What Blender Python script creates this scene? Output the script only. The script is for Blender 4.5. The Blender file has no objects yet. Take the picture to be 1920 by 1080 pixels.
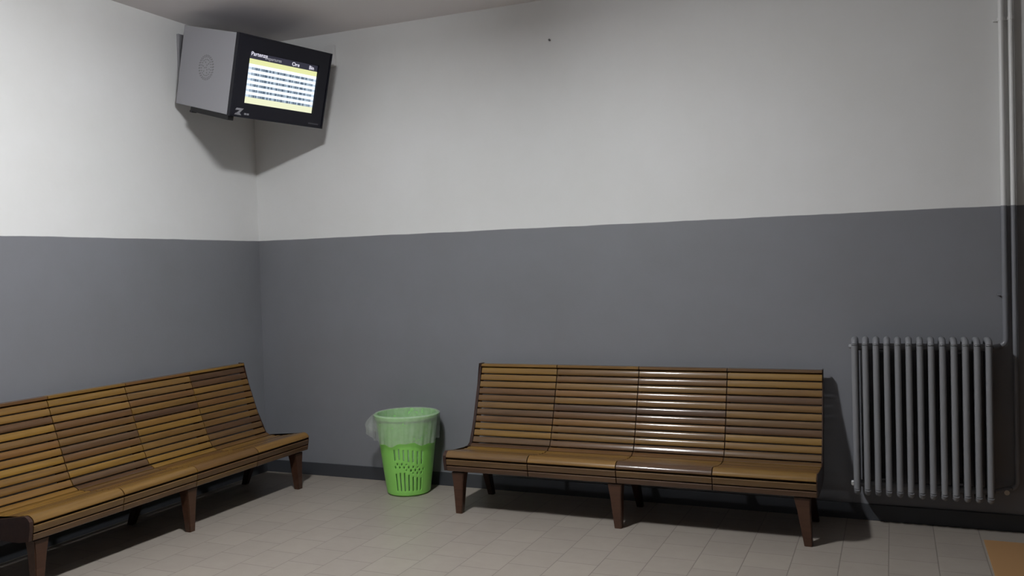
import bpy, bmesh, math, random
from mathutils import Vector, Matrix
random.seed(7)
S = bpy.context.scene
C = S.collection
PI = math.pi

# ------------------------------------------------------------------ camera
F_PX = 1648.8
YAW, PITCH, ROLL = -0.4093, -0.0252, -0.0295
CAM = Vector((4.6794, -5.6971, 1.6))
fw = Vector((math.sin(YAW)*math.cos(PITCH), math.cos(YAW)*math.cos(PITCH), math.sin(PITCH)))
rt = Vector((math.cos(YAW), -math.sin(YAW), 0)); up = rt.cross(fw)
rt2 = rt*math.cos(ROLL) + up*math.sin(ROLL); up2 = -rt*math.sin(ROLL) + up*math.cos(ROLL)
cd = bpy.data.cameras.new('camera'); cam = bpy.data.objects.new('camera', cd); C.objects.link(cam)
cd.sensor_width = 36.0; cd.lens = 36.0*F_PX/1920.0; cd.clip_start = 0.05
m3 = Matrix((rt2, up2, -fw)).transposed()
cam.matrix_world = Matrix.Translation(CAM) @ m3.to_4x4()
S.camera = cam

# ------------------------------------------------------------------ world, exposure
S.view_settings.view_transform = 'Standard'
S.view_settings.look = 'None'
S.view_settings.gamma = 1.0
S.view_settings.use_curve_mapping = False
S.view_settings.exposure = 0.0
S.cycles.use_denoising = True
S.cycles.sample_clamp_indirect = 2.0; S.cycles.caustics_reflective = False; S.cycles.caustics_refractive = False
S.cycles.diffuse_bounces = 8; S.cycles.max_bounces = 14; S.cycles.transparent_max_bounces = 16
w = bpy.data.worlds.new('world'); S.world = w; w.use_nodes = True
w.node_tree.nodes['Background'].inputs[0].default_value = (0.75, 0.78, 1.0, 1)
w.node_tree.nodes['Background'].inputs[1].default_value = 0.0

LAMP = Vector((2.42, -2.80, 3.30))       # middle of the ceiling lamp
LAMP_EMIT = 535.0

# ------------------------------------------------------------------ helpers
CEIL = 3.42; PAINT = 1.859

def link(o):
    C.objects.link(o); return o

def obj(name, bm, mats, parent=None, smooth=False):
    """link a bmesh as one mesh object; vertices are in the parent's own frame"""
    me = bpy.data.meshes.new(name)
    bmesh.ops.recalc_face_normals(bm, faces=bm.faces[:])
    bm.to_mesh(me); bm.free()
    if not isinstance(mats, (list, tuple)): mats = [mats]
    for m in mats: me.materials.append(m)
    if smooth:
        for p in me.polygons: p.use_smooth = True
        try: me.set_sharp_from_angle(angle=math.radians(40))
        except Exception: pass
    o = link(bpy.data.objects.new(name, me))
    if parent: o.parent = parent
    return o

def tag(o, label=None, cat=None, group=None, kind=None):
    for k, v in (('label', label), ('category', cat), ('group', group), ('kind', kind)):
        if v: o[k] = v
    return o

def empty(name, mat, label, cat, group=None):
    o = link(bpy.data.objects.new(name, None))
    o.empty_display_size = 0.1
    o.matrix_world = mat
    return tag(o, label, cat, group)

def to_local(bm, mat):
    bmesh.ops.transform(bm, matrix=mat.inverted(), verts=bm.verts[:]); return bm

def box(bm, a, b, mat=None, bevel=0.0, idx=0):
    t = bmesh.new()
    vs = [t.verts.new((x, y, z)) for x in (a[0], b[0]) for y in (a[1], b[1]) for z in (a[2], b[2])]
    for f in ((0,1,3,2),(4,6,7,5),(0,4,5,1),(2,3,7,6),(0,2,6,4),(1,5,7,3)):
        t.faces.new([vs[i] for i in f])
    if bevel > 0:
        bmesh.ops.bevel(t, geom=t.edges[:], offset=bevel, segments=2, affect='EDGES', profile=0.5)
    if mat is not None: bmesh.ops.transform(t, matrix=mat, verts=t.verts[:])
    merge(bm, t, idx)

def merge(bm, t, idx=0):
    mp = {}
    for v in t.verts: mp[v] = bm.verts.new(v.co)
    for f in t.faces:
        try:
            g = bm.faces.new([mp[v] for v in f.verts]); g.material_index = idx; g.smooth = f.smooth
        except ValueError: pass
    t.free()

def prism(bm, prof, x0, x1, idx=0, bevel=0.0):
    """extrude a closed (y,z) outline along x"""
    t = bmesh.new()
    A = [t.verts.new((x0, y, z)) for y, z in prof]; B = [t.verts.new((x1, y, z)) for y, z in prof]
    n = len(prof)
    t.faces.new(A); t.faces.new(B[::-1])
    for i in range(n):
        t.faces.new((A[i], A[(i+1) % n], B[(i+1) % n], B[i]))
    if bevel > 0:
        bmesh.ops.recalc_face_normals(t, faces=t.faces[:])
        bmesh.ops.bevel(t, geom=t.edges[:], offset=bevel, segments=1, affect='EDGES')
    merge(bm, t, idx)

def tube(bm, pts, r, seg=14, caps=True, idx=0):
    pts = [Vector(p) for p in pts]; rings = []
    prev = None
    for i, p in enumerate(pts):
        d = (pts[min(i+1, len(pts)-1)] - pts[max(i-1, 0)]).normalized()
        if prev is None:
            a = Vector((0, 0, 1)) if abs(d.z) < 0.9 else Vector((1, 0, 0))
            u = d.cross(a).normalized()
        else:
            u = (prev - d*prev.dot(d)).normalized()
        prev = u; v = d.cross(u)
        rr = r[i] if isinstance(r, (list, tuple)) else r
        rings.append([bm.verts.new(p + (u*math.cos(2*PI*k/seg) + v*math.sin(2*PI*k/seg))*rr) for k in range(seg)])
    for a, b in zip(rings, rings[1:]):
        for k in range(seg):
            f = bm.faces.new((a[k], a[(k+1) % seg], b[(k+1) % seg], b[k])); f.material_index = idx
    if caps:
        for rg in (rings[0][::-1], rings[-1]):
            f = bm.faces.new(rg); f.material_index = idx

def arc(c, u, v, r, a0, a1, n=8):
    c, u, v = Vector(c), Vector(u), Vector(v)
    return [c + u*(r*math.cos(a0+(a1-a0)*i/n)) + v*(r*math.sin(a0+(a1-a0)*i/n)) for i in range(n+1)]

# ------------------------------------------------------------------ materials
def mat(name):
    m = bpy.data.materials.new(name); m.use_nodes = True
    nt = m.node_tree; b = nt.nodes['Principled BSDF']
    return m, nt, b

def simple(name, col, rough=0.5, metal=0.0, emis=None, strength=0.0, coat=0.0):
    m, nt, b = mat(name)
    b.inputs['Base Color'].default_value = (*col, 1)
    b.inputs['Roughness'].default_value = rough
    b.inputs['Metallic'].default_value = metal
    b.inputs['Coat Weight'].default_value = coat
    if emis:
        b.inputs['Emission Color'].default_value = (*emis, 1)
        b.inputs['Emission Strength'].default_value = strength
    return m

def N(nt, t, **kw):
    n = nt.nodes.new(t)
    for k, v in kw.items():
        if k in n.inputs: n.inputs[k].default_value = v
        else: setattr(n, k, v)
    return n

def mixcol(nt, fac, a, b):
    n = nt.nodes.new('ShaderNodeMix'); n.data_type = 'RGBA'
    for i, v in ((0, fac), (6, a), (7, b)):
        if hasattr(v, 'is_output') or isinstance(v, bpy.types.NodeSocket): nt.links.new(v, n.inputs[i])
        elif i == 0: n.inputs[0].default_value = v
        else: n.inputs[i].default_value = (*v, 1)
    return n.outputs[2]

WHITE_A, WHITE_B = (0.74, 0.745, 0.745), (0.705, 0.708, 0.70)
GREY_A, GREY_B = (0.198, 0.203, 0.226), (0.184, 0.188, 0.205)
def painted(name, bump=0.25, rough=0.55):
    """white above, grey below the dado height, a wobbly brushed line between"""
    m, nt, b = mat(name); L = nt.links.new
    g = N(nt, 'ShaderNodeNewGeometry'); sp = N(nt, 'ShaderNodeSeparateXYZ'); L(g.outputs['Position'], sp.inputs[0])
    nz = N(nt, 'ShaderNodeTexNoise', Scale=3.0, Detail=4.0); L(g.outputs['Position'], nz.inputs['Vector'])
    wob = N(nt, 'ShaderNodeMath', operation='MULTIPLY_ADD'); L(nz.outputs[0], wob.inputs[0]); wob.inputs[1].default_value = 0.012
    L(sp.outputs[2], wob.inputs[2])
    st = N(nt, 'ShaderNodeMapRange'); L(wob.outputs[0], st.inputs[0])
    st.inputs[1].default_value = PAINT + 0.004; st.inputs[2].default_value = PAINT + 0.008
    n2 = N(nt, 'ShaderNodeTexNoise', Scale=1.3, Detail=5.0, Roughness=0.65); L(g.outputs['Position'], n2.inputs['Vector'])
    r2 = N(nt, 'ShaderNodeMapRange'); L(n2.outputs[0], r2.inputs[0]); r2.inputs[1].default_value = 0.35; r2.inputs[2].default_value = 0.65
    wcol = mixcol(nt, r2.outputs[0], WHITE_A, WHITE_B); gcol = mixcol(nt, r2.outputs[0], GREY_A, GREY_B)
    col = mixcol(nt, st.outputs[0], gcol, wcol)
    L(col, b.inputs['Base Color']); b.inputs['Roughness'].default_value = rough
    n3 = N(nt, 'ShaderNodeTexNoise', Scale=60.0, Detail=3.0); L(g.outputs['Position'], n3.inputs['Vector'])
    bp = N(nt, 'ShaderNodeBump'); bp.inputs['Strength'].default_value = bump; bp.inputs['Distance'].default_value = 0.002
    L(n3.outputs[0], bp.inputs['Height']); L(bp.outputs[0], b.inputs['Normal'])
    return m

M_wall = painted('wall_paint')
M_pipe = painted('pipe_paint', 0.05, 0.35)

def ceiling_mat():
    m, nt, b = mat('ceiling_plaster'); L = nt.links.new
    g = N(nt, 'ShaderNodeNewGeometry')
    n2 = N(nt, 'ShaderNodeTexNoise', Scale=1.0, Detail=4.0); L(g.outputs['Position'], n2.inputs['Vector'])
    L(mixcol(nt, n2.outputs[0], (0.83, 0.80, 0.805), (0.78, 0.75, 0.76)), b.inputs['Base Color'])
    b.inputs['Roughness'].default_value = 0.8
    return m

def tile_mat():
    m, nt, b = mat('floor_tiles'); L = nt.links.new
    g = N(nt, 'ShaderNodeNewGeometry'); sp = N(nt, 'ShaderNodeSeparateXYZ'); L(g.outputs['Position'], sp.inputs[0])
    sub = N(nt, 'ShaderNodeMath', operation='SUBTRACT'); L(sp.outputs[0], sub.inputs[0]); sub.inputs[1].default_value = 0.1585
    cb = N(nt, 'ShaderNodeCombineXYZ'); L(sp.outputs[1], cb.inputs[0]); L(sub.outputs[0], cb.inputs[1])
    br = N(nt, 'ShaderNodeTexBrick'); L(cb.outputs[0], br.inputs['Vector'])
    br.offset = 0.5; br.inputs['Scale'].default_value = 1.0
    br.inputs['Brick Width'].default_value = 0.2355; br.inputs['Row Height'].default_value = 0.2355
    br.inputs['Mortar Size'].default_value = 0.0028; br.inputs['Mortar Smooth'].default_value = 0.3
    br.inputs['Color1'].default_value = (0.350, 0.312, 0.270, 1)
    br.inputs['Color2'].default_value = (0.322, 0.286, 0.250, 1)
    br.inputs['Mortar'].default_value = (0.21, 0.185, 0.160, 1)
    nz = N(nt, 'ShaderNodeTexNoise', Scale=9.0, Detail=6.0, Roughness=0.7); L(g.outputs['Position'], nz.inputs['Vector'])
    mr = N(nt, 'ShaderNodeMapRange'); L(nz.outputs[0], mr.inputs[0])
    mr.inputs[1].default_value = 0.3; mr.inputs[2].default_value = 0.75; mr.inputs[3].default_value = 0.0; mr.inputs[4].default_value = 0.35
    L(mixcol(nt, mr.outputs[0], (1, 1, 1), (0.72, 0.70, 0.68)), (mu := N(nt, 'ShaderNodeVectorMath', operation='MULTIPLY')).inputs[0])
    L(br.outputs['Color'], mu.inputs[1]); L(mu.outputs[0], b.inputs['Base Color'])
    b.inputs['Roughness'].default_value = 0.42
    bp = N(nt, 'ShaderNodeBump', invert=True); bp.inputs['Strength'].default_value = 0.4; bp.inputs['Distance'].default_value = 0.002
    L(br.outputs['Fac'], bp.inputs['Height']); L(bp.outputs[0], b.inputs['Normal'])
    return m

def wood_mat(name, cols, rough=0.5, coat=0.8):
    """varnished wood: every slat (mesh island) takes its own tone; grain runs along the part's x axis"""
    m, nt, b = mat(name); L = nt.links.new
    g = N(nt, 'ShaderNodeNewGeometry'); oi = N(nt, 'ShaderNodeObjectInfo')
    add = N(nt, 'ShaderNodeMath', operation='ADD'); L(g.outputs['Random Per Island'], add.inputs[0]); L(oi.outputs['Random'], add.inputs[1])
    fr = N(nt, 'ShaderNodeMath', operation='FRACT'); L(add.outputs[0], fr.inputs[0])
    cr = N(nt, 'ShaderNodeValToRGB'); L(fr.outputs[0], cr.inputs[0])
    cr.color_ramp.interpolation = 'LINEAR'
    els = cr.color_ramp.elements
    while len(els) < len(cols): els.new(0.5)
    for i, c in enumerate(cols):
        els[i].position = i/(len(cols)-1); els[i].color = (*c, 1)
    tc = N(nt, 'ShaderNodeTexCoord'); mp = N(nt, 'ShaderNodeMapping'); L(tc.outputs['Object'], mp.inputs[0])
    mp.inputs['Scale'].default_value = (2.2, 28, 28)
    off = N(nt, 'ShaderNodeVectorMath', operation='ADD'); L(mp.outputs[0], off.inputs[0])
    sc = N(nt, 'ShaderNodeMath', operation='MULTIPLY'); L(fr.outputs[0], sc.inputs[0]); sc.inputs[1].default_value = 31.0
    cb = N(nt, 'ShaderNodeCombineXYZ')
    for i in range(3): L(sc.outputs[0], cb.inputs[i])
    L(cb.outputs[0], off.inputs[1])
    nz = N(nt, 'ShaderNodeTexNoise', Scale=1.0, Detail=5.0, Roughness=0.6, Distortion=0.8); L(off.outputs[0], nz.inputs['Vector'])
    mr = N(nt, 'ShaderNodeMapRange'); L(nz.outputs[0], mr.inputs[0]); mr.inputs[1].default_value = 0.35; mr.inputs[2].default_value = 0.72
    mr.inputs[3].default_value = 0.0; mr.inputs[4].default_value = 0.6
    mu = N(nt, 'ShaderNodeVectorMath', operation='MULTIPLY')
    L(mixcol(nt, mr.outputs[0], (1, 1, 1), (0.42, 0.36, 0.34)), mu.inputs[0]); L(cr.outputs[0], mu.inputs[1])
    L(mu.outputs[0], b.inputs['Base Color'])
    b.inputs['Roughness'].default_value = rough
    b.inputs['Coat Weight'].default_value = coat; b.inputs['Coat Roughness'].default_value = 0.13; b.inputs['Specular IOR Level'].default_value = 0.25
    return m

M_plain = simple('plain_white_paint', (0.80, 0.79, 0.78), 0.7)
M_ceil = ceiling_mat(); M_floor = tile_mat()
M_slat = wood_mat('varnished_slats', [(0.085,0.042,0.018),(0.180,0.086,0.020),(0.245,0.135,0.022),(0.135,0.066,0.017),(0.230,0.125,0.026),(0.105,0.056,0.024)])
M_apron = wood_mat('shaded_apron_wood', [(0.075,0.036,0.016),(0.110,0.053,0.017),(0.135,0.074,0.021),(0.090,0.045,0.018)])  # darker than the slats: shade on the undercut apron put into the colour
M_frame = wood_mat('dark_wood', [(0.038,0.018,0.013),(0.048,0.022,0.015)], 0.4, 0.2)
M_leg = wood_mat('leg_wood', [(0.062,0.028,0.017),(0.075,0.036,0.021)], 0.4, 0.2)
M_base = simple('skirting_paint', (0.042, 0.045, 0.052), 0.5)
M_rad = simple('radiator_enamel', (0.215, 0.220, 0.235), 0.38)
M_valve = simple('valve_metal', (0.5, 0.5, 0.5), 0.4, 0.5)
M_green = simple('green_plastic', (0.27, 0.66, 0.13), 0.35)
M_box = simple('monitor_grey_metal', (0.31, 0.31, 0.335), 0.5)
M_black = simple('black_bezel', (0.010, 0.010, 0.016), 0.25)
M_black.node_tree.nodes['Principled BSDF'].inputs['Specular IOR Level'].default_value = 0.25
M_rail = simple('black_rail', (0.004, 0.004, 0.005), 0.6)
M_mat = simple('orange_mat', (0.36, 0.20, 0.085), 0.7)

# ------------------------------------------------------------------ setting
def slab(name, a, b, m, **kw):
    bm = bmesh.new(); box(bm, a, b); return tag(obj(name, bm, m), kind='structure', **kw)
XMAX, YMIN = 6.8, -6.8
slab('floor', (-0.15, YMIN, -0.12), (XMAX, 0.15, 0.0), M_floor)
slab('ceiling', (-0.15, YMIN, CEIL), (XMAX, 0.15, CEIL+0.12), M_ceil)
slab('wall_left', (-0.15, YMIN, 0.0), (0.0, 0.0, CEIL), M_wall)
slab('wall_right', (-0.15, 0.0, 0.0), (XMAX, 0.15, CEIL), M_wall)
slab('wall_back', (-0.15, YMIN-0.15, 0.0), (XMAX, YMIN, CEIL), M_wall)
bm = bmesh.new(); box(bm, (0.014, -0.014, 0.0), (XMAX, 0.0, 0.097), bevel=0.002); tag(obj('baseboard_right', bm, M_base), kind='structure')
bm = bmesh.new(); box(bm, (0.0, YMIN, 0.0), (0.014, 0.0, 0.097), bevel=0.002); tag(obj('baseboard_left', bm, M_base), kind='structure')

# ------------------------------------------------------------------ ceiling lamp (above and left of the view)
lamp = empty('ceiling_light', Matrix.Translation((LAMP.x, LAMP.y, CEIL)), 'short ceiling light with glowing diffuser, overhead between the two benches', 'lamp')
M_lampbody = simple('lamp_housing', (0.7, 0.7, 0.7), 0.4)
M_tube = simple('lamp_tube', (1, 1, 1), 0.5, emis=(0.97, 0.985, 1.0), strength=LAMP_EMIT)
HL = 0.21
bm = bmesh.new(); box(bm, (-0.085, -HL-0.02, -0.085), (0.085, HL+0.02, 0.0), bevel=0.006); obj('housing', bm, M_lampbody, lamp)
bm = bmesh.new(); box(bm, (-0.075, -HL, -0.132), (0.075, HL, -0.086), bevel=0.006); obj('diffuser', bm, M_tube, lamp)
for sy in (-HL-0.008, HL+0.008):
    bm = bmesh.new(); box(bm, (-0.080, sy-0.007, -0.121), (0.080, sy+0.007, -0.084), bevel=0.002); obj('end_cap', bm, M_lampbody, lamp)  # unseen caps, part height chosen to dim the light leaving the lamp ends

# ------------------------------------------------------------------ benches
BW = 2.30; NSEC = 4
def catmull(P, n=24):
    out = []
    Q = [P[0]] + P + [P[-1]]
    for i in range(1, len(Q)-2):
        p0, p1, p2, p3 = [Vector((*q, 0)) for q in Q[i-1:i+3]]
        for k in range(n):
            t = k/n
            out.append(0.5*((2*p1)+(-p0+p2)*t+(2*p0-5*p1+4*p2-p3)*t*t+(-p0+3*p1-3*p2+p3)*t**3))
    out.append(Vector((*P[-1], 0)))
    return out
BACK = [(-0.100, 0.893), (-0.160, 0.724), (-0.220, 0.555), (-0.262, 0.452), (-0.285, 0.405), (-0.318, 0.382), (-0.375, 0.374), (-0.46, 0.381), (-0.55, 0.395), (-0.625, 0.408)]
CURVE = catmull(BACK)
ARC = [0.0]
for a, b in zip(CURVE, CURVE[1:]): ARC.append(ARC[-1] + (b-a).length)
def at_arc(s):
    for i in range(len(ARC)-1):
        if ARC[i+1] >= s:
            t = (s-ARC[i])/max(1e-9, ARC[i+1]-ARC[i]); p = CURVE[i].lerp(CURVE[i+1], t)
            d = (CURVE[i+1]-CURVE[i]).normalized(); return p, d
    return CURVE[-1], (CURVE[-1]-CURVE[-2]).normalized()
NS = 18
STEP = ARC[-1]/NS
TH = 0.018
def slat_prof(k, wfac):
    """outline of one slat: front face on the curve, thickness behind it"""
    s0 = (k+0.5)*STEP - STEP*wfac/2; s1 = (k+0.5)*STEP + STEP*wfac/2
    (a, _), (b, _), (c, _) = at_arc(s0), at_arc(s1), at_arc((s0+s1)/2)
    d = (b-a).normalized(); n = Vector((-d.y, d.x, 0))
    if n.x > 0: n = -n                     # n points to the sitter
    if n.y < 0 and abs(n.x) < 0.5: n = -n
    e = 0.004; ab = -n*TH
    cr = 0.0016; pr = [a - n*e]
    for i in range(7):
        t = i/6; q = a.lerp(b, 0.03+0.94*t); pr.append(q + n*(cr*(1-(2*t-1)**2)) - n*(0.0012 if i in (0, 6) else 0))
    pr += [b - n*e, b + ab, a + ab]
    return [(p.x, p.y) for p in pr]

def make_bench(root):
    ox, oy = BW/2, 0.39                       # local origin at the middle of the footprint
    def fin(name, bm, m, par, smooth=False):
        bmesh.ops.translate(bm, vec=(-ox, oy, 0), verts=bm.verts[:]); return obj(name, bm, m, par, smooth)
    E0 = 0.020                                # end board thickness
    sec = (BW-E0)/NSEC
    for k in range(NSEC):
        x0, x1 = E0+k*sec+0.003, E0+(k+1)*sec-(0.003 if k < NSEC-1 else 0.006)
        bm = bmesh.new()
        for i in range(NS):
            if i > 11: continue
            prism(bm, slat_prof(i, 0.84), x0, x1)
        fin('backrest', bm, M_slat, root, True)
        bm = bmesh.new()
        for i in range(12, NS): prism(bm, slat_prof(i, 0.955), x0, x1)
        nose = [(-0.627,0.409),(-0.645,0.4115),(-0.656,0.4105),(-0.666,0.4065),(-0.675,0.401),(-0.683,0.393),(-0.688,0.385),(-0.690,0.377),(-0.684,0.371),(-0.630,0.371)]
        prism(bm, nose, x0, x1)
        fin('seat', bm, M_slat, root, True)
        bm = bmesh.new()
        prism(bm, [(-0.684,0.361),(-0.688,0.357),(-0.682,0.326),(-0.678,0.323),(-0.662,0.323),(-0.668,0.361)], x0, x1)
        prism(bm, [(-0.677,0.317),(-0.681,0.313),(-0.675,0.287),(-0.671,0.283),(-0.655,0.283),(-0.660,0.317)], x0, x1)
        fin('apron', bm, M_apron, root)
        bm = bmesh.new(); prism(bm, [(-0.652,0.285),(-0.652,0.370),(-0.640,0.370),(-0.640,0.285)], x0, x1); fin('gap_shade', bm, M_frame, root)  # added dark strip behind the apron, stands in for shade in its gaps
        bm = bmesh.new()                      # flat cap along the top edge
        prism(bm, [(-0.109,0.896),(-0.113,0.900),(-0.111,0.912),(-0.106,0.915),(-0.066,0.915),(-0.062,0.911),(-0.062,0.862),(-0.074,0.862),(-0.080,0.896)], x0, x1)
        fin('top_rail', bm, M_slat, root)
    # frames: two end boards and three ribs, cut to the profile of the bench
    front = []
    s = 0.0
    while s <= ARC[-1]+1e-6:
        front.append(at_arc(min(s, ARC[-1]))[0]); s += ARC[-1]/26
    def frame(x0, x1, inset, name, m):
        pts = []
        for i, p in enumerate(front):
            d = (front[min(i+1, len(front)-1)] - front[max(i-1, 0)]).normalized(); n = Vector((-d.y, d.x, 0))
            if n.x > 0: n = -n
            if n.y < 0 and abs(n.x) < 0.5: n = -n
            q = p - n*inset; pts.append((q.x, q.y))
        f = inset
        prof = [(-0.058, 0.919-f), (-0.105+f*0.3, 0.919-f)] + pts + [(-0.652+f, 0.410-f), (-0.672+f, 0.400-f), (-0.686+f, 0.384-f*0.5), (-0.685+f, 0.350), (-0.672+f, 0.285)]
        prof += [(-0.60, 0.272), (-0.30, 0.272), (-0.215, 0.300), (-0.185, 0.380), (-0.150, 0.500), (-0.058, 0.880)]
        bm = bmesh.new()
        t = bmesh.new()
        A = [t.verts.new((x0, y, z)) for y, z in prof]; B = [t.verts.new((x1, y, z)) for y, z in prof]
        n_ = len(prof)
        fa = t.faces.new(A); fb = t.faces.new(B[::-1])
        for i in range(n_): t.faces.new((A[i], A[(i+1) % n_], B[(i+1) % n_], B[i]))
        bmesh.ops.triangulate(t, faces=[fa, fb])
        merge(bm, t)
        return fin(name, bm, m, root)
    frame(0.0, E0, 0.0, 'end_frame', M_frame); frame(BW-0.006, BW, 0.0, 'end_frame', M_frame)
    for k in range(1, NSEC):
        frame(E0+k*sec-0.014, E0+k*sec+0.014, TH+0.0015, 'rib', M_frame)
    # tapered legs
    def leg(xt, xb, yt, yb, wt, wb, dt, db, zt, m=None):
        bm = bmesh.new()
        T = [bm.verts.new((xt+sx*wt/2, yt+sy*dt/2, zt)) for sx, sy in ((-1,-1),(1,-1),(1,1),(-1,1))]
        M_ = [bm.verts.new((xt+(xb-xt)*0.25+sx*(wt*0.62+wb*0.38)/2*0.98, yt+(yb-yt)*0.25+sy*(dt*0.7+db*0.3)/2, zt*0.75)) for sx, sy in ((-1,-1),(1,-1),(1,1),(-1,1))]
        B = [bm.verts.new((xb+sx*wb/2, yb+sy*db/2, 0.0)) for sx, sy in ((-1,-1),(1,-1),(1,1),(-1,1))]
        for P, Q in ((T, M_), (M_, B)):
            for i in range(4): bm.faces.new((P[i], P[(i+1) % 4], Q[(i+1) % 4], Q[i]))
        bm.faces.new(T); bm.faces.new(B[::-1])
        bmesh.ops.recalc_face_normals(bm, faces=bm.faces[:])
        bmesh.ops.bevel(bm, geom=[e for e in bm.edges if abs((e.verts[0].co-e.verts[1].co).normalized().z) > 0.5], offset=0.004, segments=2, affect='EDGES')
        fin('leg', bm, m or M_leg, root)
    for xt, xb in ((0.088, 0.079), (1.142, 1.152), (2.215, 2.243)):
        leg(xt, xb, -0.622, -0.618, 0.088, 0.044, 0.07, 0.042, 0.2725)
        leg(xt, xb, -0.245, -0.125, 0.055, 0.040, 0.08, 0.042, 0.2725, M_frame)  # back legs in darker wood: shade under the bench put into their colour

b1 = empty('slatted_bench', Matrix.Translation((1.982+BW/2, -0.39, 0)), 'brown varnished wooden slatted bench between green bin and radiator', 'bench', 'slatted waiting room benches')
make_bench(b1)
b2 = empty('slatted_bench', Matrix.Translation((0.39, -2.655+BW/2, 0)) @ Matrix.Rotation(PI/2, 4, 'Z'), 'brown wooden slatted bench along the left wall below the monitor', 'bench', 'slatted waiting room benches')
for ch in list(b1.children):
    c = ch.copy(); link(c); c.parent = b2

# ------------------------------------------------------------------ waste bin and its liner
BX, BY = 1.462, -0.245
RB, RT, BH = 0.152, 0.222, 0.560
def brad(z): return RB + (RT-RB)*(z/BH)**0.9
bin_root = empty('waste_bin', Matrix.Translation((BX, BY, 0)), 'lime green plastic waste bin with slotted sides, standing between the two benches', 'bin')
bm = bmesh.new(); NA, NZ = 144, 70
ZS = [0.012 + (BH-0.012)*i/NZ for i in range(NZ+1)]
G = [[bm.verts.new((brad(z)*math.cos(2*PI*a/NA), brad(z)*math.sin(2*PI*a/NA), z)) for a in range(NA)] for z in ZS]
for i in range(NZ):
    z = (ZS[i]+ZS[i+1])/2
    for a in range(NA):
        th = 2*PI*(a+0.5)/NA; wv = math.sin(4*th+0.6)
        panel = math.cos(3*(th-math.radians(-58))) > -0.25
        slot = (a % 4) < 1 and panel
        hole = slot and ((0.250+0.018*wv < z < 0.335+0.010*wv) or (0.045 < z < 0.155+0.022*wv))
        hole = hole or (panel and ((a+(2 if (i//3) % 2 else 0)) % 4) < 1 and 0.178+0.022*wv < z < 0.228+0.018*wv and i % 3 != 0)
        if not hole:
            bm.faces.new((G[i][a], G[i][(a+1) % NA], G[i+1][(a+1) % NA], G[i+1][a]))
c0 = [bm.verts.new(((RB-0.012)*math.cos(2*PI*a/NA), (RB-0.012)*math.sin(2*PI*a/NA), 0.0)) for a in range(NA)]
for a in range(NA): bm.faces.new((c0[a], c0[(a+1) % NA], G[0][(a+1) % NA], G[0][a]))
bm.faces.new(c0[::-1])
body = obj('body', bm, M_green, bin_root, True)
sm = body.modifiers.new('thick', 'SOLIDIFY'); sm.thickness = 0.004; sm.offset = -1
bm = bmesh.new()
RP = [(RT-0.004, BH-0.022), (RT+0.006, BH-0.020), (RT+0.010, BH-0.010), (RT+0.009, BH+0.004), (RT+0.002, BH+0.010), (RT-0.006, BH+0.006), (RT-0.008, BH-0.010)]
rg = [[bm.verts.new((r*math.cos(2*PI*a/72), r*math.sin(2*PI*a/72), z)) for a in range(72)] for r, z in RP]
for i in range(len(RP)):
    A, B = rg[i], rg[(i+1) % len(RP)]
    for a in range(72): bm.faces.new((A[a], A[(a+1) % 72], B[(a+1) % 72], B[a]))
obj('rim', bm, M_green, bin_root, True)

def liner_mat():
    m, nt, b = mat('clear_film'); L = nt.links.new
    out = nt.nodes['Material Output']
    tr = N(nt, 'ShaderNodeBsdfTransparent'); tr.inputs[0].default_value = (0.98, 0.99, 0.98, 1)
    b.inputs['Base Color'].default_value = (0.62, 0.66, 0.63, 1); b.inputs['Roughness'].default_value = 0.28
    mx = N(nt, 'ShaderNodeMixShader')
    fz = N(nt, 'ShaderNodeTexNoise', Scale=14.0, Detail=4.0)
    mr = N(nt, 'ShaderNodeMapRange'); L(fz.outputs[0], mr.inputs[0]); mr.inputs[1].default_value = 0.3; mr.inputs[2].default_value = 0.7
    mr.inputs[3].default_value = 0.31; mr.inputs[4].default_value = 0.43
    tc = N(nt, 'ShaderNodeTexCoord'); L(tc.outputs['Object'], fz.inputs['Vector'])
    L(mr.outputs[0], mx.inputs[0]); L(tr.outputs[0], mx.inputs[1]); L(b.outputs[0], mx.inputs[2]); L(mx.outputs[0], out.inputs[0])
    return m
M_film = liner_mat()
bm = bmesh.new(); NA2 = 160
prof = []   # (kind, radius, z): inside of the bin, over the rim, and the loose skirt outside
for i in range(15): z = 0.02 + (BH-0.02)*i/14; prof.append(('in', brad(z)-0.010-0.006*(1-i/14), z))
prof += [('rim', RT-0.012, BH+0.012), ('rim', RT+0.002, BH+0.016), ('rim', RT+0.016, BH+0.008)]
for i in range(12): t = (i+1)/12; prof.append(('out', RT+0.018, BH+0.005 - 0.185*t))
rings = []
for j, (kd, r, z) in enumerate(prof):
    ring = []
    for a in range(NA2):
        th = 2*PI*a/NA2
        ruf = 0.004*math.sin(23*th+j*0.35)+0.003*math.sin(41*th+1.3+j*0.2)+0.004*math.sin(9*th+2)
        rr, zz = r, z
        if kd == 'in': rr += ruf*0.5 - 0.006
        if kd == 'out':
            t = (BH+0.005-z)/0.185
            rr = r + ruf*(0.3+0.9*t)*0.6 - 0.016*t
            zz = z + 0.012*t*math.sin(5*th+0.5) + 0.006*t*math.sin(13*th)
            fl = math.exp(-((((th-math.radians(188)+PI) % (2*PI))-PI)/0.30)**2)      # loose corner on the left
            rr += fl*(0.085*math.sin(min(1, t*1.35)*PI*0.62)) + fl*ruf*1.8
            zz += fl*0.055*t*t
            rr = max(rr, brad(min(zz, BH)) + 0.016)
        x, y = rr*math.cos(th), rr*math.sin(th)
        if y > 0.236: y = 0.236
        ring.append(bm.verts.new((x, y, zz)))
    rings.append(ring)
for A, B in zip(rings, rings[1:]):
    for a in range(NA2): bm.faces.new((A[a], A[(a+1) % NA2], B[(a+1) % NA2], B[a]))
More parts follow.
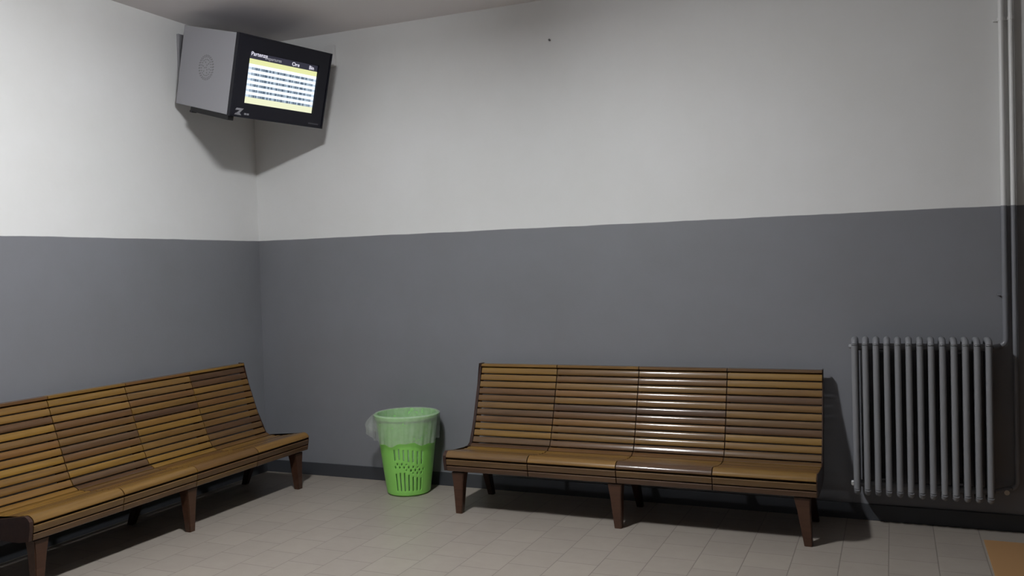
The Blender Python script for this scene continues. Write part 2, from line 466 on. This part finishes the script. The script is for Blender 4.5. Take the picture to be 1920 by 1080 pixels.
ln = obj('bin_liner', bm, M_film, None, True); ln.location = (BX, BY, 0)
tag(ln, 'clear plastic bag lining the green waste bin, folded over its rim', 'bag')

# ------------------------------------------------------------------ radiator
RX0, RP_, NC = 4.465, 0.0577, 13
rad = empty('radiator', Matrix.Translation((RX0+6*RP_, -0.12, 0.20)), 'grey column radiator hung low on the wall right of the bench', 'radiator')
RZ0, RZ1 = 0.208, 1.108
def column(x):
    bm = bmesh.new()
    ys = (-0.210, -0.135, -0.060)
    for y in ys:
        tube(bm, [(x, y, RZ0+0.030), (x, y, RZ1-0.030)], 0.0178, 14, caps=False)
    box(bm, (x-0.007, ys[0], RZ0+0.012), (x+0.007, ys[2], RZ1-0.012))
        # rounded ends
    for zc, sg in ((RZ1-0.030, 1), (RZ0+0.030, -1)):
        pts = [(x, ys[0], zc), (x, ys[0]+0.003, zc+sg*0.014), (x, ys[0]+0.013, zc+sg*0.0235), (x, ys[1], zc+sg*0.028),
               (x, ys[2]-0.013, zc+sg*0.0235), (x, ys[2]-0.003, zc+sg*0.014), (x, ys[2], zc)]
        tube(bm, pts, [0.0178, 0.0178, 0.018, 0.019, 0.018, 0.0178, 0.0178], 14)
        tube(bm, [(x, ys[0]-0.004, zc+sg*0.004), (x, ys[0]+0.004, zc+sg*0.022)], [0.0176, 0.010], 14)
    return to_local(bm, rad_m)
rad_m = rad.matrix_world.copy()
first = obj('column', column(RX0), M_rad, rad, True)
for k in range(1, NC):
    c = first.copy(); link(c); c.parent = rad; c.location = (k*RP_, 0, 0)
for zc in (RZ1-0.045, RZ0+0.045):
    bm = bmesh.new(); tube(bm, [(RX0-0.020, -0.135, zc), (RX0+12*RP_+0.022, -0.135, zc)], 0.021, 16); obj('header', to_local(bm, rad_m), M_rad, rad, True)
    bm = bmesh.new(); tube(bm, [(RX0-0.034, -0.135, zc), (RX0-0.020, -0.135, zc)], [0.014, 0.017], 6); obj('end_plug', to_local(bm, rad_m), M_rad, rad)
bm = bmesh.new(); tube(bm, [(RX0-0.024, -0.205, 0.262), (RX0-0.020, -0.198, 0.262), (RX0-0.005, -0.198, 0.262)], [0.010, 0.011, 0.009], 12); tag(obj('bleed_valve', to_local(bm, rad_m), M_valve, rad, True))
for x in (RX0+2.5*RP_, RX0+9.5*RP_):
    for z in (RZ1-0.075, RZ0+0.075):
        bm = bmesh.new(); box(bm, (x-0.012, -0.14, z-0.006), (x+0.012, -0.0005, z+0.006), bevel=0.002); obj('wall_bracket', to_local(bm, rad_m), M_rad, rad)

# ------------------------------------------------------------------ heating pipes
PYY = -0.037
def pipe(name, pts, r, label, clamps):
    bm = bmesh.new(); tube(bm, pts, r, 18)
    o = obj(name, bm, M_pipe, None, True)
    tag(o, label, 'pipe', 'pair of heating pipes beside the radiator')
    for x, z in clamps:
        b2_ = bmesh.new(); tube(b2_, [(x, PYY, z-0.008), (x, PYY, z+0.008)], r+0.003, 18)
        box(b2_, (x-0.022-r, PYY+0.010, z-0.005), (x+0.002, -0.0005, z+0.005))
        obj('pipe_clamp', b2_, M_pipe, o)
    return o
hx = RX0+12*RP_+0.020
p1x, p2x = 5.258, 5.305
za, zb = RZ1-0.045, RZ0+0.045
pts = [(p1x, PYY, CEIL-0.0005), (p1x, PYY, 1.30), (p1x, PYY, za+0.05)] + \
      arc((p1x-0.04, PYY, za+0.04), (1, 0, 0), (0, 0, -1), 0.04, 0.15, PI/2*0.9, 6) + [(hx+0.03, -0.075, za), (hx-0.002, -0.135, za)]
pipe('heating_pipe', pts, 0.0155, 'left one of the two vertical pipes, white above and grey below, ending at radiator top', [(p1x, 1.356), (p1x, 2.9)])
pts = [(p2x, PYY, CEIL-0.0005), (p2x, PYY, 1.0), (p2x, PYY, zb+0.06)] + \
      arc((p2x-0.04, PYY, zb+0.04), (1, 0, 0), (0, 0, -1), 0.04, 0.15, PI/2*0.9, 6) + [(hx+0.05, -0.075, zb), (hx-0.002, -0.135, zb)]
pipe('heating_pipe', pts, 0.0135, 'right one of the two vertical pipes, running down behind radiator end to its foot', [(p2x, 2.9)])
bm = bmesh.new(); tube(bm, [(5.247, -0.058, zb-0.012), (5.247, -0.085, zb-0.014)], [0.012, 0.014], 12)
box(bm, (5.238, -0.060, zb-0.022), (5.256, -0.045, zb+0.006), bevel=0.002)
obj('valve', to_local(bm, rad_m), M_valve, rad, True)

# ------------------------------------------------------------------ monitor in its box
T = 0.261; YW = -0.224
n0 = Vector((math.cos(YW), math.sin(YW), 0)); r_ = Vector((-n0.y, n0.x, 0))
nn = n0*math.cos(T) - Vector((0, 0, 1))*math.sin(T); uu = Vector((0, 0, 1))*math.cos(T) + n0*math.sin(T)
TVM = Matrix.Translation((0.809, -0.669, 2.915)) @ Matrix((r_, uu, nn)).transposed().to_4x4()
tv = empty('departures_monitor', TVM, 'boxed monitor with black front and lit timetable, bracketed high in the corner', 'monitor')
HW, HH, D = 0.401, 0.2725, 0.63
bm = bmesh.new(); box(bm, (-HW+0.003, -HH+0.003, -D), (HW-0.003, HH-0.003, -0.030), bevel=0.004); obj('housing', bm, M_box, tv)
SX, SY0, SY1 = 0.293, -0.173, 0.166
bm = bmesh.new()      # bezel: ring around the screen opening
for a, b in (((-HW, SY1+0.004, -0.03), (HW, HH, 0)), ((-HW, -HH, -0.03), (HW, SY0-0.004, 0)), ((-HW, SY0-0.004, -0.03), (-SX-0.004, SY1+0.004, 0)), ((SX+0.004, SY0-0.004, -0.03), (HW, SY1+0.004, 0))):
    box(bm, a, b)
for x0, x1, y0, y1 in ((-HW, -HW+0.012, -HH, HH), (HW-0.012, HW, -HH, HH), (-HW, HW, HH-0.012, HH), (-HW, HW, -HH, -HH+0.012)):
    box(bm, (x0, y0, 0), (x1, y1, 0.006), bevel=0.002)
obj('bezel', bm, M_black, tv)
def em(name, c, s): return simple(name, (0.02, 0.02, 0.02), 0.3, emis=c, strength=s)
E_dark = em('screen_dark', (0.05, 0.05, 0.10), 0.35)
E_white = em('screen_white', (0.80, 0.90, 1.0), 1.25)
E_white2 = em('screen_blue_white', (0.62, 0.74, 0.88), 0.95)
E_yel = em('screen_yellow', (0.85, 0.88, 0.42), 0.95)
E_yel2 = em('screen_pale_yellow', (0.88, 0.90, 0.62), 1.0)
E_txt = em('screen_letters_white', (0.9, 0.88, 1.0), 1.1)
E_gry = em('screen_letters_grey', (0.45, 0.45, 0.5), 0.8)
E_ink = em('screen_letters_dark', (0.16, 0.22, 0.30), 0.8)
ROWS = [(0.0, 0.125, 0), (0.125, 0.225, 2)]
t0 = 0.225
for i in range(6):
    ROWS += [(t0+i*0.108, t0+i*0.108+0.064, 1), (t0+i*0.108+0.064, t0+(i+1)*0.108, 3)]
ROWS += [(0.873, 1.0, 4)]
bm = bmesh.new()
for a, b, idx in ROWS:
    y1 = SY1-(SY1-SY0)*a; y0 = SY1-(SY1-SY0)*b
    f = bm.faces.new([bm.verts.new(v) for v in ((-SX, y0, -0.010), (SX, y0, -0.010), (SX, y1, -0.010), (-SX, y1, -0.010))]); f.material_index = idx
box(bm, (-SX-0.004, SY0-0.004, -0.028), (SX+0.004, SY1+0.004, -0.0115), idx=5)
scr = obj('screen', bm, [E_dark, E_white, E_yel, E_white2, E_yel2, M_black], tv)

def text(body, size, x, y, z, m, name, parent, align='LEFT', sx=1.0, shear=0.0):
    cu = bpy.data.curves.new(name, 'FONT'); cu.body = body; cu.size = size; cu.align_x = align; cu.shear = shear
    cu.extrude = 0.0004
    o = bpy.data.objects.new(name, cu); C.objects.link(o)
    bpy.context.view_layer.update()
    me = bpy.data.meshes.new_from_object(o.evaluated_get(bpy.context.evaluated_depsgraph_get()))
    bpy.data.objects.remove(o)
    bm = bmesh.new(); bm.from_mesh(me)
    bmesh.ops.transform(bm, matrix=Matrix.Translation((x, y, z)) @ Matrix.Diagonal((sx, 1, 1, 1)), verts=bm.verts[:])
    return bm
def put(name, parent, m, *args):
    return obj(name, text(*args[:5], m, name, parent, *args[5:]), m, parent)
H = SY1-SY0
def yy(t): return SY1 - H*t
put('title_lettering', scr, E_txt, 'Partenze', 0.038, -SX+0.010, yy(0.062), -0.0095)
put('column_lettering', scr, E_txt, 'Ore', 0.036, 0.062, yy(0.100), -0.0095, 'LEFT', 1.1)
put('column_lettering', scr, E_txt, 'Bin', 0.036, 0.215, yy(0.100), -0.0095)
put('subtitle_lettering', scr, E_gry, 'Departures', 0.030, -SX+0.125, yy(0.090), -0.0095)
m, nt, b = mat('timetable_dashes')               # illegible lettering: dark dashes on the pale line
g = N(nt, 'ShaderNodeTexCoord'); mp = N(nt, 'ShaderNodeMapping'); mp.inputs['Scale'].default_value = (38, 0.01, 0.01)
nz = N(nt, 'ShaderNodeTexNoise', Scale=1.0, Detail=2.0); nt.links.new(g.outputs['Object'], mp.inputs[0]); nt.links.new(mp.outputs[0], nz.inputs['Vector'])
mr = N(nt, 'ShaderNodeMapRange'); nt.links.new(nz.outputs[0], mr.inputs[0]); mr.inputs[1].default_value = 0.46; mr.inputs[2].default_value = 0.54
nt.links.new(mixcol(nt, mr.outputs[0], (0.10, 0.15, 0.22), (0.45, 0.56, 0.68)), b.inputs['Emission Color'])
b.inputs['Emission Strength'].default_value = 0.85; b.inputs['Base Color'].default_value = (0.02, 0.02, 0.02, 1)
for i in range(6):
    y = yy(t0+i*0.108+0.086)
    bm = bmesh.new()
    bm.faces.new([bm.verts.new(v) for v in ((-SX+0.030, y-0.0085, -0.0096), (SX-0.025, y-0.0085, -0.0096), (SX-0.025, y+0.0085, -0.0096), (-SX+0.030, y+0.0085, -0.0096))])
    obj('timetable_line', bm, m, scr)
# slanted two-stroke emblem and small lettering on the lower bezel
M_logo = simple('bezel_print', (0.30, 0.30, 0.33), 0.4)
bm = bmesh.new()
for pl in ([(-0.352,-0.212),(-0.296,-0.212),(-0.308,-0.226),(-0.362,-0.226)], [(-0.326,-0.226),(-0.296,-0.212),(-0.338,-0.258),(-0.366,-0.258)], [(-0.366,-0.258),(-0.310,-0.258),(-0.322,-0.246),(-0.356,-0.246)]):
    f = bm.faces.new([bm.verts.new((x, y, 0.0006)) for x, y in pl])
r = bmesh.ops.extrude_face_region(bm, geom=bm.faces[:]); bmesh.ops.translate(bm, vec=(0, 0, 0.0006), verts=[v for v in r['geom'] if isinstance(v, bmesh.types.BMVert)])
obj('emblem', bm, M_logo, tv)
bm = bmesh.new()
for x0, x1 in ((-0.288, -0.270), (-0.266, -0.250)): box(bm, (x0, -0.252, 0.0002), (x1, -0.240, 0.0010))
obj('emblem_lettering', bm, M_logo, tv)
M_print = simple('bezel_print_dim', (0.07, 0.07, 0.085), 0.4)
bm = bmesh.new()
for k in range(9): box(bm, (0.268+k*0.0105, -0.250, 0.0002), (0.275+k*0.0105, -0.241, 0.0010))
obj('bezel_marking', bm, M_print, tv)
# round perforated vent on the left side panel
M_hole = simple('vent_holes', (0.20, 0.20, 0.205), 0.7)
bm = bmesh.new()
vz, vy = -0.322, 0.2725-0.262
rings_ = [(0.0, 1), (0.018, 6), (0.036, 12), (0.054, 18), (0.072, 24), (0.082, 28)]
for rr, cnt in rings_:
    for k in range(cnt):
        a = 2*PI*k/cnt + rr*20
        if rr in (0.018, 0.036) and k % 2: continue
        cy, cz = vy+rr*math.cos(a), vz+rr*math.sin(a)
        tube(bm, [(-HW+0.0045, cy, cz), (-HW+0.0022, cy, cz)], 0.0052, 8)
obj('side_vent', bm, M_hole, tv)
# dark tray under the housing
bm = bmesh.new(); box(bm, (-HW+0.004, -HH-0.030, -0.45), (-HW+0.05, -HH+0.003, -0.020), bevel=0.003); obj('mounting_rail', bm, M_rail, tv)
bm = bmesh.new(); box(bm, (-HW+0.003, -HH-0.036, -0.455), (-HW+0.04, -HH-0.022, -0.425), bevel=0.002); obj('rail_bolt', bm, M_rail, tv)
# wall plate and arms carrying the box (world coordinates turned into the monitor's frame)
M_steel = simple('bracket_paint', (0.30, 0.30, 0.32), 0.5)
bm = bmesh.new(); box(bm, (0.0005, -0.815, 2.84), (0.022, -0.36, 3.33), bevel=0.003); obj('wall_plate', to_local(bm, TVM), M_steel, tv)
for y in (-0.74, -0.45):
    bm = bmesh.new(); box(bm, (0.02, y-0.02, 3.04), (0.30, y+0.02, 3.08), bevel=0.003); obj('bracket_arm', to_local(bm, TVM), M_steel, tv)

# small white junction box on the right wall beside the monitor
bm = bmesh.new(); box(bm, (0.715, -0.035, 3.165), (0.802, -0.0003, 3.325), bevel=0.005)
jb = obj('junction_box', bm, simple('white_plastic', (0.68, 0.68, 0.68), 0.4), None)
tag(jb, 'small white junction box on the wall just behind the monitor right edge', 'box')
# nail
bm = bmesh.new(); tube(bm, [(2.546, -0.0002, 3.137), (2.546, -0.012, 3.139)], 0.003, 8); tube(bm, [(2.546, -0.012, 3.139), (2.546, -0.014, 3.139)], 0.008, 10)
tag(obj('nail', bm, simple('nail_metal', (0.10, 0.10, 0.10), 0.5, 0.6)), 'tiny dark nail alone in the white wall near the ceiling', 'nail')
# orange mat
bm = bmesh.new(); box(bm, (5.115, -1.65, 0.0002), (5.98, -0.235, 0.006), bevel=0.002)
tag(obj('floor_mat', bm, M_mat), 'flat orange brown mat on the tiles at the bottom right corner', 'mat')
